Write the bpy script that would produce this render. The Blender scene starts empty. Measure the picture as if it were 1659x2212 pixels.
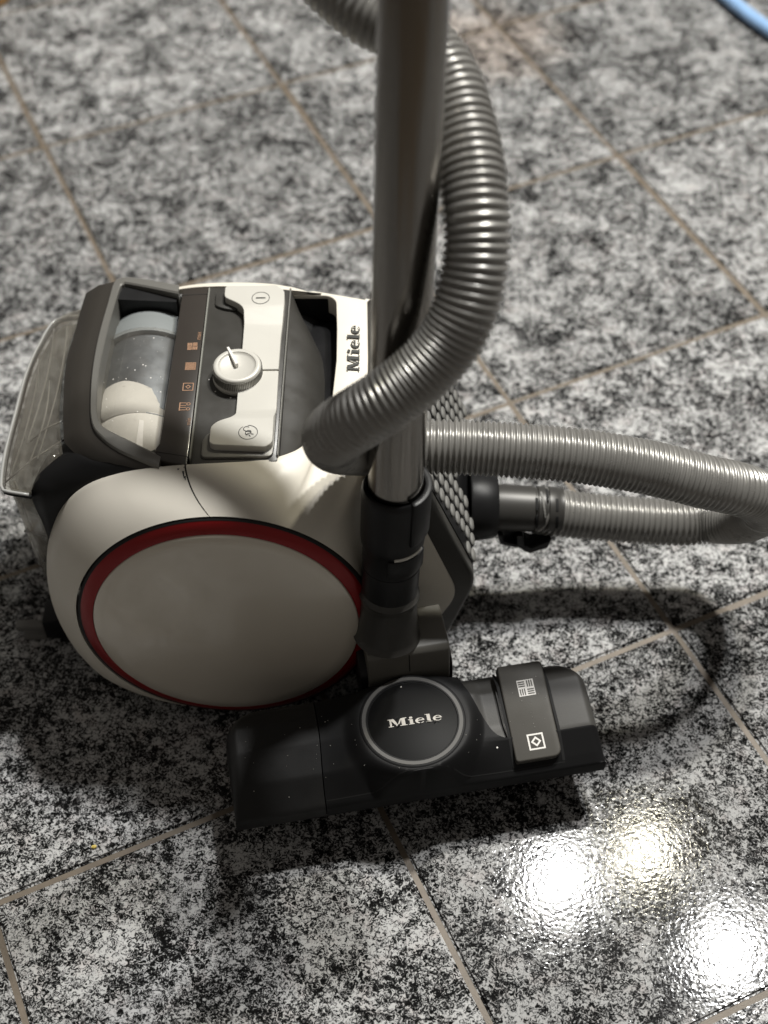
import bpy, bmesh, math, random
from mathutils import Vector, Matrix
from math import sin, cos, pi, radians, sqrt

random.seed(7)
S = bpy.context.scene
COL = S.collection

# ------------------------------------------------------------------ camera
cam_d = bpy.data.cameras.new("camera")
cam = bpy.data.objects.new("camera", cam_d)
COL.objects.link(cam)
S.camera = cam
cr, cu, cf = Vector((.99995, -.00762, -.006325)), Vector((.009903, .769419, .638668)), Vector((0, .638699, -.769457))
cf.normalize(); cr = (cr - cf * cr.dot(cf)).normalized(); cu = cr.cross(cf)
cam.matrix_world = Matrix(((cr.x, cu.x, -cf.x, 0), (cr.y, cu.y, -cf.y, 0), (cr.z, cu.z, -cf.z, 1.01159), (0, 0, 0, 1)))
cam_d.sensor_fit = 'VERTICAL'
cam_d.sensor_height = 24
cam_d.lens = 24 * 3081.87 / 2212
cam_d.clip_start = .02
cam_d.clip_end = 200
cam_d.dof.use_dof = True
cam_d.dof.focus_distance = 1.06
cam_d.dof.aperture_fstop = 2.6

# ------------------------------------------------------------------ world: a dim warm room
w = bpy.data.worlds.new("World")
S.world = w
w.use_nodes = True
bg = w.node_tree.nodes["Background"]
bg.inputs[0].default_value = (1, .925, .84, 1)
bg.inputs[1].default_value = .105

S.view_settings.view_transform = 'Standard'
S.view_settings.look = 'None'
S.view_settings.exposure = .3
S.view_settings.gamma = 1

# ------------------------------------------------------------------ the three ceiling spots seen mirrored in the floor
def spot(loc, energy, col, r):
    d = bpy.data.lights.new("ceiling_spot", 'POINT')
    d.energy = energy
    d.color = col
    d.shadow_soft_size = r
    o = bpy.data.objects.new("ceiling_spot", d)
    o.location = loc
    COL.objects.link(o)
    return o
spot((.435, 1.604, 2.4), 138, (1, .99, .968), .060)
spot((.664, 1.679, 2.4), 58, (1, .935, .74), .060)
spot((.835, 1.404, 2.4), 132, (1, .994, .978), .060)

# ------------------------------------------------------------------ materials
MAT = {}
def mat(name, col, rough=.5, metal=0., coat=0., bump=0., bscale=400, var=0., vscale=40, spec=.5, rvar=0.):
    m = bpy.data.materials.new(name)
    m.use_nodes = True
    nt = m.node_tree
    b = nt.nodes["Principled BSDF"]
    b.inputs["Base Color"].default_value = (*col, 1)
    b.inputs["Roughness"].default_value = rough
    b.inputs["Metallic"].default_value = metal
    b.inputs["Specular IOR Level"].default_value = spec
    b.inputs["Coat Weight"].default_value = coat
    b.inputs["Coat Roughness"].default_value = .08
    tc = nt.nodes.new("ShaderNodeTexCoord")
    if bump:
        n = nt.nodes.new("ShaderNodeTexNoise"); n.inputs["Scale"].default_value = bscale; n.inputs["Detail"].default_value = 4
        bp = nt.nodes.new("ShaderNodeBump"); bp.inputs["Strength"].default_value = bump; bp.inputs["Distance"].default_value = .0006
        nt.links.new(tc.outputs["Object"], n.inputs["Vector"]); nt.links.new(n.outputs["Fac"], bp.inputs["Height"]); nt.links.new(bp.outputs[0], b.inputs["Normal"])
    if var:
        n = nt.nodes.new("ShaderNodeTexNoise"); n.inputs["Scale"].default_value = vscale; n.inputs["Detail"].default_value = 5
        mx = nt.nodes.new("ShaderNodeMix"); mx.data_type = 'RGBA'
        mx.inputs[6].default_value = tuple(c * (1 - var) for c in col) + (1,)
        mx.inputs[7].default_value = tuple(min(1, c * (1 + var)) for c in col) + (1,)
        nt.links.new(tc.outputs["Object"], n.inputs["Vector"]); nt.links.new(n.outputs["Fac"], mx.inputs[0]); nt.links.new(mx.outputs[2], b.inputs["Base Color"])
    if rvar:
        n = nt.nodes.new("ShaderNodeTexNoise"); n.inputs["Scale"].default_value = 60; n.inputs["Detail"].default_value = 6
        mr = nt.nodes.new("ShaderNodeMapRange"); mr.inputs[1].default_value = .3; mr.inputs[2].default_value = .7
        mr.inputs[3].default_value = max(0.02, rough - rvar); mr.inputs[4].default_value = rough + rvar
        nt.links.new(tc.outputs["Object"], n.inputs["Vector"]); nt.links.new(n.outputs["Fac"], mr.inputs[0]); nt.links.new(mr.outputs[0], b.inputs["Roughness"])
    MAT[name] = m
    return m

mat('white_plastic', (.685, .645, .56), .46, coat=.0, bump=.05, bscale=900, var=.03, rvar=.08)
mat('pearl_cap', (.70, .645, .55), .30, metal=.15, coat=.8, bump=.02, bscale=500, var=.03, vscale=12)
mat('red_ring', (.25, .0022, .0035), .36, metal=.3, coat=.1)
mat('black_plastic', (.009, .009, .0095), .42, spec=.25, bump=.10, bscale=1500, rvar=.06)
mat('block_plastic', (.125, .12, .105), .42, bump=.10, bscale=1500, var=.1)
mat('charcoal_plastic', (.040, .038, .034), .40, bump=.10, bscale=1500, var=.12, rvar=.1)
mat('nozzle_plastic', (.016, .0157, .0153), .5, spec=.25, bump=.15, bscale=1400, var=.15, vscale=60, rvar=.1)
mat('pedal_plastic', (.066, .062, .054), .55, spec=.3, bump=.12, bscale=1400, var=.1, rvar=.06)
mat('brown_panel', (.034, .029, .025), .28, coat=.2, var=.1)
mat('gunmetal', (.19, .185, .17), .46, metal=.55, bump=.15, bscale=2500, var=.06)
mat('frame_wall', (.034, .030, .025), .5, bump=.06, bscale=1500, var=.08)
mat('silver_plastic', (.53, .515, .47), .42, metal=.15, bump=.12, bscale=2600, var=.03)
mat('hose_plastic', (.275, .268, .252), .33, metal=.5, var=.16, vscale=30, rvar=.1)
mat('connector_plastic', (.055, .053, .049), .42, metal=.3, var=.08)
mat('grille_plastic', (.16, .157, .147), .6)
mat('dark_void', (.004, .004, .004), .8)
mat('filter_cloth', (.62, .60, .55), .7, bump=.08, bscale=500, var=.12)
mat('steel_drum', (.25, .27, .29), .42, metal=.85, var=.25, vscale=25, rvar=.1)
mat('grey_cap', (.21, .225, .225), .45)
mat('white_print', (.72, .70, .66), .5)
mat('copper_print', (.30, .17, .10), .5)
mat('dark_print', (.03, .03, .03), .5)
mat('logo_print', (.025, .026, .022), .4)
mat('silver_print', (.24, .225, .20), .42, metal=.2, var=.3, vscale=260)
mat('ring_print', (.05, .047, .042), .55)
mat('gloss_black', (.0045, .0045, .0045), .42, spec=.06)
mat('tyre', (.01, .01, .01), .7)
mat('blue_plastic', (.27, .44, .70), .4, var=.2)
mat('shelf_plastic', (.055, .053, .049), .5, bump=.15, bscale=1400, var=.12, spec=.3)
mat('hood_black', (.0065, .0065, .0068), .55, spec=.18, bump=.10, bscale=1500)
mat('edge_highlight', (.34, .34, .33), .12)  # opaque pale colour that paints the highlights of clear edges
mat('brown_wood', (.28, .16, .06), .5, var=.3)
mat('crumb', (.65, .50, .12), .7)
mat('grey_trim', (.30, .30, .27), .4, metal=.3)

# brushed steel: streaks run along the tube
m = mat('brushed_tube', (.25, .235, .215), .27, metal=1.)
nt = m.node_tree; b = nt.nodes["Principled BSDF"]
tc = nt.nodes.new("ShaderNodeTexCoord"); mp = nt.nodes.new("ShaderNodeMapping"); mp.inputs["Scale"].default_value = (300, 300, 2.5)
n = nt.nodes.new("ShaderNodeTexNoise"); n.inputs["Scale"].default_value = 1; n.inputs["Detail"].default_value = 5
nt.links.new(tc.outputs["Object"], mp.inputs[0]); nt.links.new(mp.outputs[0], n.inputs["Vector"])
mr = nt.nodes.new("ShaderNodeMapRange"); mr.inputs[1].default_value = .3; mr.inputs[2].default_value = .7; mr.inputs[3].default_value = .12; mr.inputs[4].default_value = .24
nt.links.new(n.outputs["Fac"], mr.inputs[0]); nt.links.new(mr.outputs[0], b.inputs["Roughness"])
bp = nt.nodes.new("ShaderNodeBump"); bp.inputs["Strength"].default_value = .04; bp.inputs["Distance"].default_value = .0003
nt.links.new(n.outputs["Fac"], bp.inputs["Height"]); nt.links.new(bp.outputs[0], b.inputs["Normal"])

# clear plastic with pale scuffs and streaks
def clear(name, tint, scuff, streak=(1, 1, 1)):
    m = bpy.data.materials.new(name); m.use_nodes = True; nt = m.node_tree
    for nd in list(nt.nodes): nt.nodes.remove(nd)
    out = nt.nodes.new("ShaderNodeOutputMaterial")
    tr = nt.nodes.new("ShaderNodeBsdfTransparent"); tr.inputs[0].default_value = (*tint, 1)
    gl = nt.nodes.new("ShaderNodeBsdfGlossy"); gl.inputs["Roughness"].default_value = .09; gl.inputs[0].default_value = (.9, .88, .84, 1)
    df = nt.nodes.new("ShaderNodeBsdfDiffuse"); df.inputs[0].default_value = (.55, .52, .47, 1)
    fr = nt.nodes.new("ShaderNodeLayerWeight"); fr.inputs[0].default_value = .35
    mr = nt.nodes.new("ShaderNodeMapRange"); mr.inputs[3].default_value = .06; mr.inputs[4].default_value = .55
    nt.links.new(fr.outputs["Facing"], mr.inputs[0])
    m1 = nt.nodes.new("ShaderNodeMixShader"); m2 = nt.nodes.new("ShaderNodeMixShader")
    tc = nt.nodes.new("ShaderNodeTexCoord"); n = nt.nodes.new("ShaderNodeTexNoise"); n.inputs["Scale"].default_value = 55; n.inputs["Detail"].default_value = 9; n.inputs["Roughness"].default_value = .7
    smp = nt.nodes.new('ShaderNodeMapping'); smp.inputs['Scale'].default_value = streak; nt.links.new(tc.outputs['Object'], smp.inputs[0]); nt.links.new(smp.outputs[0], n.inputs['Vector'])
    r2 = nt.nodes.new("ShaderNodeMapRange"); r2.inputs[1].default_value = .45; r2.inputs[2].default_value = .75; r2.inputs[3].default_value = scuff * .3; r2.inputs[4].default_value = scuff
    nt.links.new(n.outputs["Fac"], r2.inputs[0])
    nt.links.new(mr.outputs[0], m1.inputs[0]); nt.links.new(tr.outputs[0], m1.inputs[1]); nt.links.new(gl.outputs[0], m1.inputs[2])
    nt.links.new(r2.outputs[0], m2.inputs[0]); nt.links.new(m1.outputs[0], m2.inputs[1]); nt.links.new(df.outputs[0], m2.inputs[2])
    nt.links.new(m2.outputs[0], out.inputs[0])
    MAT[name] = m
clear('clear_plastic', (.92, .91, .88), .13, (3.2, .22, 2.0))  # stretched streaks paint the bin's streaky reflections as pale diffuse
clear('scuffed_plastic', (.78, .79, .78), .34, (1.2, 1.2, .35))
clear('clear_window', (.95, .94, .92), .10)

# speckled stone tile with a rippled glaze
def tile_material():
    m = bpy.data.materials.new('speckled_tile'); m.use_nodes = True; nt = m.node_tree; N = nt.nodes.new; L = nt.links.new
    b = nt.nodes["Principled BSDF"]
    g = N("ShaderNodeNewGeometry"); oi = N("ShaderNodeObjectInfo")
    off = N("ShaderNodeVectorMath"); off.operation = 'MULTIPLY_ADD'
    sv = N("ShaderNodeCombineXYZ")
    for i in range(3): L(oi.outputs["Random"], sv.inputs[i])
    L(sv.outputs[0], off.inputs[0]); off.inputs[1].default_value = (7.3, 4.1, 9.7); L(g.outputs["Position"], off.inputs[2])
    def noise(scale, det, rough, dist=0.):
        n = N("ShaderNodeTexNoise"); n.inputs["Scale"].default_value = scale; n.inputs["Detail"].default_value = det
        n.inputs["Roughness"].default_value = rough; n.inputs["Distortion"].default_value = dist
        L(off.outputs[0], n.inputs["Vector"]); return n.outputs["Fac"]
    def mth(op, a, bb, c=None):
        x = N("ShaderNodeMath"); x.operation = op
        for i, v in enumerate((a, bb, c)):
            if v is None: continue
            if isinstance(v, (int, float)): x.inputs[i].default_value = v
            else: L(v, x.inputs[i])
        return x.outputs[0]
    fine = noise(330, 6, .68, 1.3)
    mid = noise(95, 4, .6, .3)
    big = noise(26, 3, .55, 0)
    s = mth('MULTIPLY_ADD', fine, 1.24, mth('MULTIPLY_ADD', mid, .42, mth('MULTIPLY', big, .34)))
    cr_ = N("ShaderNodeValToRGB"); L(s, cr_.inputs[0])
    e = cr_.color_ramp.elements
    e[0].position = .90; e[0].color = (.010, .0095, .009, 1)
    e[1].position = 1.13; e[1].color = (.62, .60, .585, 1)
    x = e.new(.97); x.color = (.045, .043, .042, 1)
    x = e.new(1.0 - .0); x.color = (.16, .155, .15, 1)
    mr = N("ShaderNodeMapRange"); mr.inputs[1].default_value = .80; mr.inputs[2].default_value = 1.18
    L(s, mr.inputs[0]); L(mr.outputs[0], cr_.inputs[0])
    e[0].position = .29; e[1].position = .45; e[2].position = .57; e[3].position = .78
    e[0].color = (.007, .007, .007, 1); e[1].color = (.026, .026, .0255, 1); e[2].color = (.20, .2, .2, 1); e[3].color = (.50, .50, .495, 1)
    # faint pink and violet flecks
    hue = noise(60, 3, .6)
    mxr = N("ShaderNodeMapRange"); mxr.inputs[1].default_value = .52; mxr.inputs[2].default_value = .75; mxr.inputs[3].default_value = 0; mxr.inputs[4].default_value = .30; L(hue, mxr.inputs[0])
    mx = N("ShaderNodeMix"); mx.data_type = 'RGBA'; mx.blend_type = 'MULTIPLY'; mx.inputs[7].default_value = (1, .82, .78, 1)
    L(mxr.outputs[0], mx.inputs[0]); L(cr_.outputs[0], mx.inputs[6]); 
    dst = N("ShaderNodeVectorMath"); dst.operation = 'DISTANCE'; L(g.outputs["Position"], dst.inputs[0]); dst.inputs[1].default_value = (.150, 1.625, 0)  # warm reflection on the far floor, painted into the tile colour
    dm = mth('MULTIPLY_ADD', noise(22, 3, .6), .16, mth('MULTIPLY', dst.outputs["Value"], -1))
    refl_mask = N("ShaderNodeMapRange"); refl_mask.inputs[1].default_value = -.03; refl_mask.inputs[2].default_value = .04; refl_mask.inputs[4].default_value = .30; L(dm, refl_mask.inputs[0])
    warm_refl = N("ShaderNodeMix"); warm_refl.data_type = 'RGBA'; warm_refl.blend_type = 'MULTIPLY'; warm_refl.inputs[7].default_value = (1.0, .62, .36, 1); L(refl_mask.outputs[0], warm_refl.inputs[0]); L(mx.outputs[2], warm_refl.inputs[6]); mx = warm_refl
    tr_ = N("ShaderNodeMapRange"); tr_.inputs[3].default_value = .78; tr_.inputs[4].default_value = 1.08; L(oi.outputs["Random"], tr_.inputs[0])
    tm = N("ShaderNodeVectorMath"); tm.operation = 'SCALE'; L(mx.outputs[2], tm.inputs[0]); L(tr_.outputs[0], tm.inputs[3]); L(tm.outputs[0], b.inputs["Base Color"])
    # glaze
    rr = N("ShaderNodeMapRange"); rr.inputs[3].default_value = .06; rr.inputs[4].default_value = .10; b.inputs["Specular IOR Level"].default_value = .085; L(fine, rr.inputs[0]); L(rr.outputs[0], b.inputs["Roughness"])
    rip = noise(310, 1.5, .45, .4)
    bp = N("ShaderNodeBump"); bp.inputs["Strength"].default_value = .30; bp.inputs["Distance"].default_value = .00026
    L(rip, bp.inputs["Height"]); L(bp.outputs[0], b.inputs["Normal"])
    MAT['tile'] = m
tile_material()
mat('grout', (.150, .120, .088), .5, bump=.5, bscale=900, var=.3, vscale=90)

# ------------------------------------------------------------------ helpers
def obj(name, verts, faces, m, parent=None, smooth=False, autos=None, bevel=0., seg=2, solid=0., stuff=False):
    inv = parent.matrix_world.inverted() if parent else Matrix()
    me = bpy.data.meshes.new(name)
    me.from_pydata([inv @ Vector(v) for v in verts], [], faces)
    bm = bmesh.new(); bm.from_mesh(me)
    bmesh.ops.remove_doubles(bm, verts=bm.verts, dist=2e-6)
    bmesh.ops.recalc_face_normals(bm, faces=bm.faces)
    if bevel:
        ed = [e for e in bm.edges if len(e.link_faces) == 2 and e.calc_face_angle(0) > radians(28)]
        bmesh.ops.bevel(bm, geom=ed, offset=bevel, segments=seg, affect='EDGES', profile=.5, clamp_overlap=True)
    bm.to_mesh(me); bm.free()
    me.materials.append(MAT[m])
    if smooth or bevel or autos:
        me.polygons.foreach_set("use_smooth", [True] * len(me.polygons))
        if bevel or autos:
            bm = bmesh.new(); bm.from_mesh(me)
            a = radians(autos or 34)
            for e in bm.edges:
                if len(e.link_faces) == 2 and e.calc_face_angle(0) > a: e.smooth = False
            bm.to_mesh(me); bm.free()
    o = bpy.data.objects.new(name, me)
    COL.objects.link(o)
    if parent:
        o.parent = parent
        o["_mw"] = 0
        del o["_mw"]
    if solid:
        md = o.modifiers.new("thickness", 'SOLIDIFY'); md.thickness = solid; md.offset = -1
    if stuff: o["kind"] = "stuff"
    o.parent = parent
    return o

class WM:
    """world matrix stand-in so parts of parts can be placed in world coordinates"""
def child_parent(o, root):
    # parts of parts share the root's frame: their parent part has an identity local transform
    o_m = root.matrix_world.copy()
    return o_m
def sub(name, verts, faces, m, parent, root, **k):
    o = obj(name, verts, faces, m, root, **k)
    o.parent = parent
    return o

def grid(rows, closed_u=False, closed_v=False):
    nu, nv = len(rows), len(rows[0])
    V = [tuple(p) for r in rows for p in r]
    F = []
    for i in range(nu if closed_u else nu - 1):
        for j in range(nv if closed_v else nv - 1):
            a, b_, c, d = i * nv + j, i * nv + (j + 1) % nv, ((i + 1) % nu) * nv + (j + 1) % nv, ((i + 1) % nu) * nv + j
            F.append((a, b_, c, d))
    return V, F

def frame_of(d):
    d = Vector(d).normalized()
    h = Vector((0, 0, 1)) if abs(d.z) < .9 else Vector((1, 0, 0))
    x = h.cross(d).normalized(); y = d.cross(x)
    return x, y, d

def lathe(o, d, prof, seg=48, a0=0., a1=2 * pi, cap=True):
    """prof: (distance along d, radius)"""
    x, y, d = frame_of(d); o = Vector(o)
    full = abs(a1 - a0 - 2 * pi) < 1e-6
    n = seg if full else seg + 1
    rows = [[o + d * s + (x * cos(a0 + (a1 - a0) * k / seg) + y * sin(a0 + (a1 - a0) * k / seg)) * r for k in range(n)] for s, r in prof]
    V, F = grid(rows, closed_v=full)
    if cap and full:
        F.append(tuple(range(n - 1, -1, -1)))
        k = (len(prof) - 1) * n
        F.append(tuple(range(k, k + n)))
    return V, F

def prism(poly, o, ex, ey, ez, h0, h1):
    """polygon in the (ex,ey) plane extruded along ez from h0 to h1"""
    o, ex, ey, ez = map(Vector, (o, ex, ey, ez)); n = len(poly)
    V = [o + ex * a + ey * b_ + ez * h0 for a, b_ in poly] + [o + ex * a + ey * b_ + ez * h1 for a, b_ in poly]
    F = [tuple(range(n - 1, -1, -1)), tuple(range(n, 2 * n))] + [(i, (i + 1) % n, n + (i + 1) % n, n + i) for i in range(n)]
    return V, F

def rpoly(pts, r, seg=5):
    """round the corners of a polygon; r one radius or a list"""
    out = []; n = len(pts)
    for i in range(n):
        p = Vector(pts[i]); a = Vector(pts[i - 1]); c = Vector(pts[(i + 1) % n])
        rr = r[i] if isinstance(r, (list, tuple)) else r
        if rr <= 0: out.append(tuple(p)); continue
        u, v = (a - p), (c - p)
        k = min(rr, u.length * .48, v.length * .48)
        p0, p1 = p + u.normalized() * k, p + v.normalized() * k
        for j in range(seg + 1):
            t = j / seg
            q = p0 * (1 - t) ** 2 + p * 2 * t * (1 - t) + p1 * t * t
            out.append(tuple(q))
    return out

def merge(*vf):
    V, F = [], []
    for v, f in vf:
        k = len(V); V += [tuple(p) for p in v]; F += [tuple(i + k for i in q) for q in f]
    return V, F

def catmull(P, n=12):
    P = [Vector(p) for p in P]; out = []
    for i in range(len(P) - 1):
        p0, p1, p2, p3 = P[max(i - 1, 0)], P[i], P[i + 1], P[min(i + 2, len(P) - 1)]
        for j in range(n):
            t = j / n
            out.append(.5 * ((2 * p1) + (p2 - p0) * t + (2 * p0 - 5 * p1 + 4 * p2 - p3) * t * t + (3 * p1 - p0 - 3 * p2 + p3) * t ** 3))
    out.append(P[-1]); return out

def resample(P, step):
    out = [P[0].copy()]; acc = 0.; tot = [0.]
    for i in range(1, len(P)): tot.append(tot[-1] + (P[i] - P[i - 1]).length)
    n = max(2, int(tot[-1] / step)); j = 0
    res = []
    for k in range(n + 1):
        s = tot[-1] * k / n
        while j < len(P) - 2 and tot[j + 1] < s: j += 1
        t = (s - tot[j]) / max(tot[j + 1] - tot[j], 1e-9)
        res.append(P[j].lerp(P[j + 1], t))
    return res, tot[-1]

def sweep(P, rad, seg=12, cap=True):
    """tube along points with parallel transport; rad(i) radius"""
    n = len(P); rows = []; nrm = None
    for i in range(n):
        t = (P[min(i + 1, n - 1)] - P[max(i - 1, 0)]).normalized()
        if nrm is None:
            h = Vector((0, 0, 1)) if abs(t.z) < .9 else Vector((1, 0, 0)); nrm = (h - t * h.dot(t)).normalized()
        else: nrm = (nrm - t * nrm.dot(t)).normalized()
        bn = t.cross(nrm); r = rad(i)
        rows.append([P[i] + (nrm * cos(2 * pi * k / seg) + bn * sin(2 * pi * k / seg)) * r for k in range(seg)])
    V, F = grid(rows, closed_v=True)
    if cap:
        F.append(tuple(range(seg - 1, -1, -1))); k = (n - 1) * seg; F.append(tuple(range(k, k + seg)))
    return V, F

def thing(name, label, cat, loc, rz=0., group=None):
    e = bpy.data.objects.new(name, None)
    e.location = loc; e.rotation_euler = (0, 0, rz); e.empty_display_size = .05
    COL.objects.link(e)
    e["label"] = label; e["category"] = cat
    if group: e["group"] = group
    e.matrix_world = Matrix.Translation(loc) @ Matrix.Rotation(rz, 4, 'Z')
    return e

def flat(polys, o, ex, ey, lift=.00008):
    """flat print: polygons lying in a plane, each a hair above the last so none coincide"""
    o, ex, ey = Vector(o), Vector(ex).normalized(), Vector(ey).normalized(); nz = ex.cross(ey)
    V, F = [], []
    for i, p in enumerate(polys):
        k = len(V)
        V += [o + ex * a + ey * b_ + nz * (lift + i * .000004) for a, b_ in p]
        F.append(tuple(range(k, k + len(p))))
    return V, F

def ringpoly(cx, cy, r0, r1, a0=0, a1=360, n=20, sx=1., sy=1.):
    out = []
    for i in range(n):
        t0, t1 = radians(a0 + (a1 - a0) * i / n), radians(a0 + (a1 - a0) * (i + 1) / n)
        out.append([(cx + sx * r0 * cos(t0), cy + sy * r0 * sin(t0)), (cx + sx * r1 * cos(t0), cy + sy * r1 * sin(t0)), (cx + sx * r1 * cos(t1), cy + sy * r1 * sin(t1)), (cx + sx * r0 * cos(t1), cy + sy * r0 * sin(t1))])
    return out
def R4(x0, y0, x1, y1): return [(x0, y0), (x1, y0), (x1, y1), (x0, y1)]

# bold slab letters for the maker's word, drawn as polygons on a unit cap height
def glyph_e(x, sc=1.):
    P = []
    n = 28
    for i in range(n):                      # crescent bowl: thick on the left, thin on the right
        a0, a1 = radians(25 + (325 - 25) * i / n), radians(25 + (325 - 25) * (i + 1) / n)
        def out_(a): return (x + .36 + .36 * cos(a), .345 + .365 * sin(a))
        def in_(a): return (x + .41 + .21 * cos(a), .345 + .285 * sin(a))
        P.append([out_(a0), out_(a1), in_(a1), in_(a0)])
    P.append([(x + .20, .33), (x + .71, .33), (x + .70, .45), (x + .20, .45)])
    P.append([(x + .53, .40), (x + .71, .40), (x + .67, .53), (x + .58, .52)])
    return P
def word(shapes=None):
    P = []
    # M
    P += [R4(0, 0, .40, .09), R4(.12, .09, .27, .91), R4(0, .91, .30, 1), [(.15, 1), (.47, 1), (.80, .04), (.66, 0)],
          [(.66, .02), (.79, .02), (1.10, 1), (.98, 1)], R4(1.04, .09, 1.32, .93), R4(.90, 0, 1.46, .09), R4(1.04, .91, 1.46, 1)]
    x = 1.56                                  # i
    P += [R4(x, 0, x + .46, .09), R4(x + .11, .09, x + .36, .66), R4(x, .58, x + .2, .68)]
    P += [[(x + .235 + .14 * cos(a * pi / 8), .87 + .13 * sin(a * pi / 8)) for a in range(16)]]
    P += glyph_e(2.10)
    x = 2.90                                  # l
    P += [R4(x, 0, x + .48, .09), R4(x + .12, .09, x + .38, 1.03), R4(x, .95, x + .2, 1.04)]
    P += glyph_e(3.46)
    return P                                  # 4.18 wide
WORD_W = 4.18

def lerp_tab(T, v):
    for (a, x), (b_, y) in zip(T, T[1:]):
        if v <= b_: return x + (y - x) * (v - a) / (b_ - a)
    return T[-1][1]
def ortho(P, s, dx, dy): return [[(a * s + dx, b_ * s + dy) for a, b_ in p] for p in P]
def text_mesh(txt, size):
    c = bpy.data.curves.new("t", 'FONT'); c.body = txt; c.size = size; c.align_x = 'CENTER'; c.align_y = 'CENTER'; c.resolution_u = 3
    o = bpy.data.objects.new("t", c); COL.objects.link(o)
    dg = bpy.context.evaluated_depsgraph_get(); me = bpy.data.meshes.new_from_object(o.evaluated_get(dg))
    V = [v.co.to_tuple() for v in me.vertices]; F = [tuple(p.vertices) for p in me.polygons]
    bpy.data.objects.remove(o); bpy.data.curves.remove(c)
    return V, F
def on_plane(V, o, ex, ey, lift=.00015):
    o, ex, ey = Vector(o), Vector(ex).normalized(), Vector(ey).normalized(); nz = ex.cross(ey)
    return [o + ex * v[0] + ey * v[1] + nz * lift for v in V]

# ------------------------------------------------------------------ the floor
def build_floor():
    T = .3; G = radians(24.217); cx, cy = -.27975, 1.80538
    ex = Vector((cos(G), sin(G), 0)); ey = Vector((-sin(G), cos(G), 0))
    o = ex * (cx * T) + ey * (cy * T)
    g = []
    a = 4.0
    V = [(-a, -a + 1.2, -.0022), (a, -a + 1.2, -.0022), (a, a + 1.2, -.0022), (-a, a + 1.2, -.0022)]
    fl = obj('floor', V, [(0, 1, 2, 3)], 'grout'); fl["kind"] = "structure"
    j = .0048; s = T / 2 - j / 2
    bm = bmesh.new()
    vs = [bm.verts.new(p) for p in ((-s, -s, -.006), (s, -s, -.006), (s, s, -.006), (-s, s, -.006), (-s, -s, 0), (s, -s, 0), (s, s, 0), (-s, s, 0))]
    for f in ((0, 1, 5, 4), (1, 2, 6, 5), (2, 3, 7, 6), (3, 0, 4, 7), (4, 5, 6, 7)): bm.faces.new([vs[i] for i in f])
    bmesh.ops.bevel(bm, geom=[e for e in bm.edges if all(v.co.z > -.001 for v in e.verts)], offset=.0020, segments=3, affect='EDGES')
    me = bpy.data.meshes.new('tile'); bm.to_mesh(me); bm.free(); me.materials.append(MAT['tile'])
    rnd = random.Random(3)
    for i in range(-7, 9):
        for k in range(-7, 8):
            c = o + ex * (T * (i + .5)) + ey * (T * (k + .5))
            if not (-1.5 < c.x < 1.5 and -.4 < c.y < 2.7): continue
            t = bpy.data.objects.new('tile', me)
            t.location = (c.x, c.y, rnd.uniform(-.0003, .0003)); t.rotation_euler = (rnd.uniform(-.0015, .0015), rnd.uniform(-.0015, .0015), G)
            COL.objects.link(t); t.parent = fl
build_floor()

# ------------------------------------------------------------------ the canister
YC = .777                                   # middle plane
vac = thing('canister_vacuum', 'white canister vacuum with red ringed wheel and ribbed grey hose on the tiles', 'vacuum cleaner', (-.1, YC, 0))
def P_(name, vf, m, **k): return obj(name, vf[0], vf[1], m, vac, **k)
def S_(name, vf, m, parent, **k): return sub(name, vf[0], vf[1], m, parent, vac, **k)
def mir(vf): return [(p[0], 2 * YC - p[1], p[2]) for p in vf[0]], [tuple(reversed(f)) for f in vf[1]]

WC = Vector((-.1203, .6317, .1219)); TILT = radians(5); RR = .1124
wn = Vector((0, -cos(TILT), sin(TILT))); wt = Vector((1, 0, 0)); ws = Vector((0, sin(TILT), cos(TILT)))
def ringpt(a, r=RR + .0016, off=0.): return WC + (wt * cos(a) + ws * sin(a)) * r + wn * off

# outer edge of the white side shell, matched to ring angles (degrees)
OUTER = [(3, None), (15, (-.0125, .656, .140)), (30, (-.0135, .670, .172)), (42, (-.0138, .680, .206)), (48, (-.013, .700, .2285)), (54, (-.012, .752, .2350)),
         (63, (-.0385, .752, .2375)), (68, (-.0465, .7250, .2390)), (74, (-.058, .7035, .2405)), (79, (-.0705, .6925, .2425)), (84, (-.088, .6855, .2445)), (89, (-.114, .6825, .2455)), (94, (-.138, .6815, .2452)),
         (103, (-.163, .6815, .2425)), (115, (-.192, .683, .2345)), (130, (-.2195, .686, .2180)), (145, (-.242, .689, .1905)), (160, (-.2585, .690, .1530)), (172, (-.2665, .689, .121)), (183, (-.2695, .687, .094)),
         (194, (-.2665, .682, .066)), (206, (-.256, .671, .040)), (218, (-.239, .658, .0215)), (230, (-.216, .647, .0125)), (240, (-.1925, .637, .0115)), (248, None)]
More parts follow.
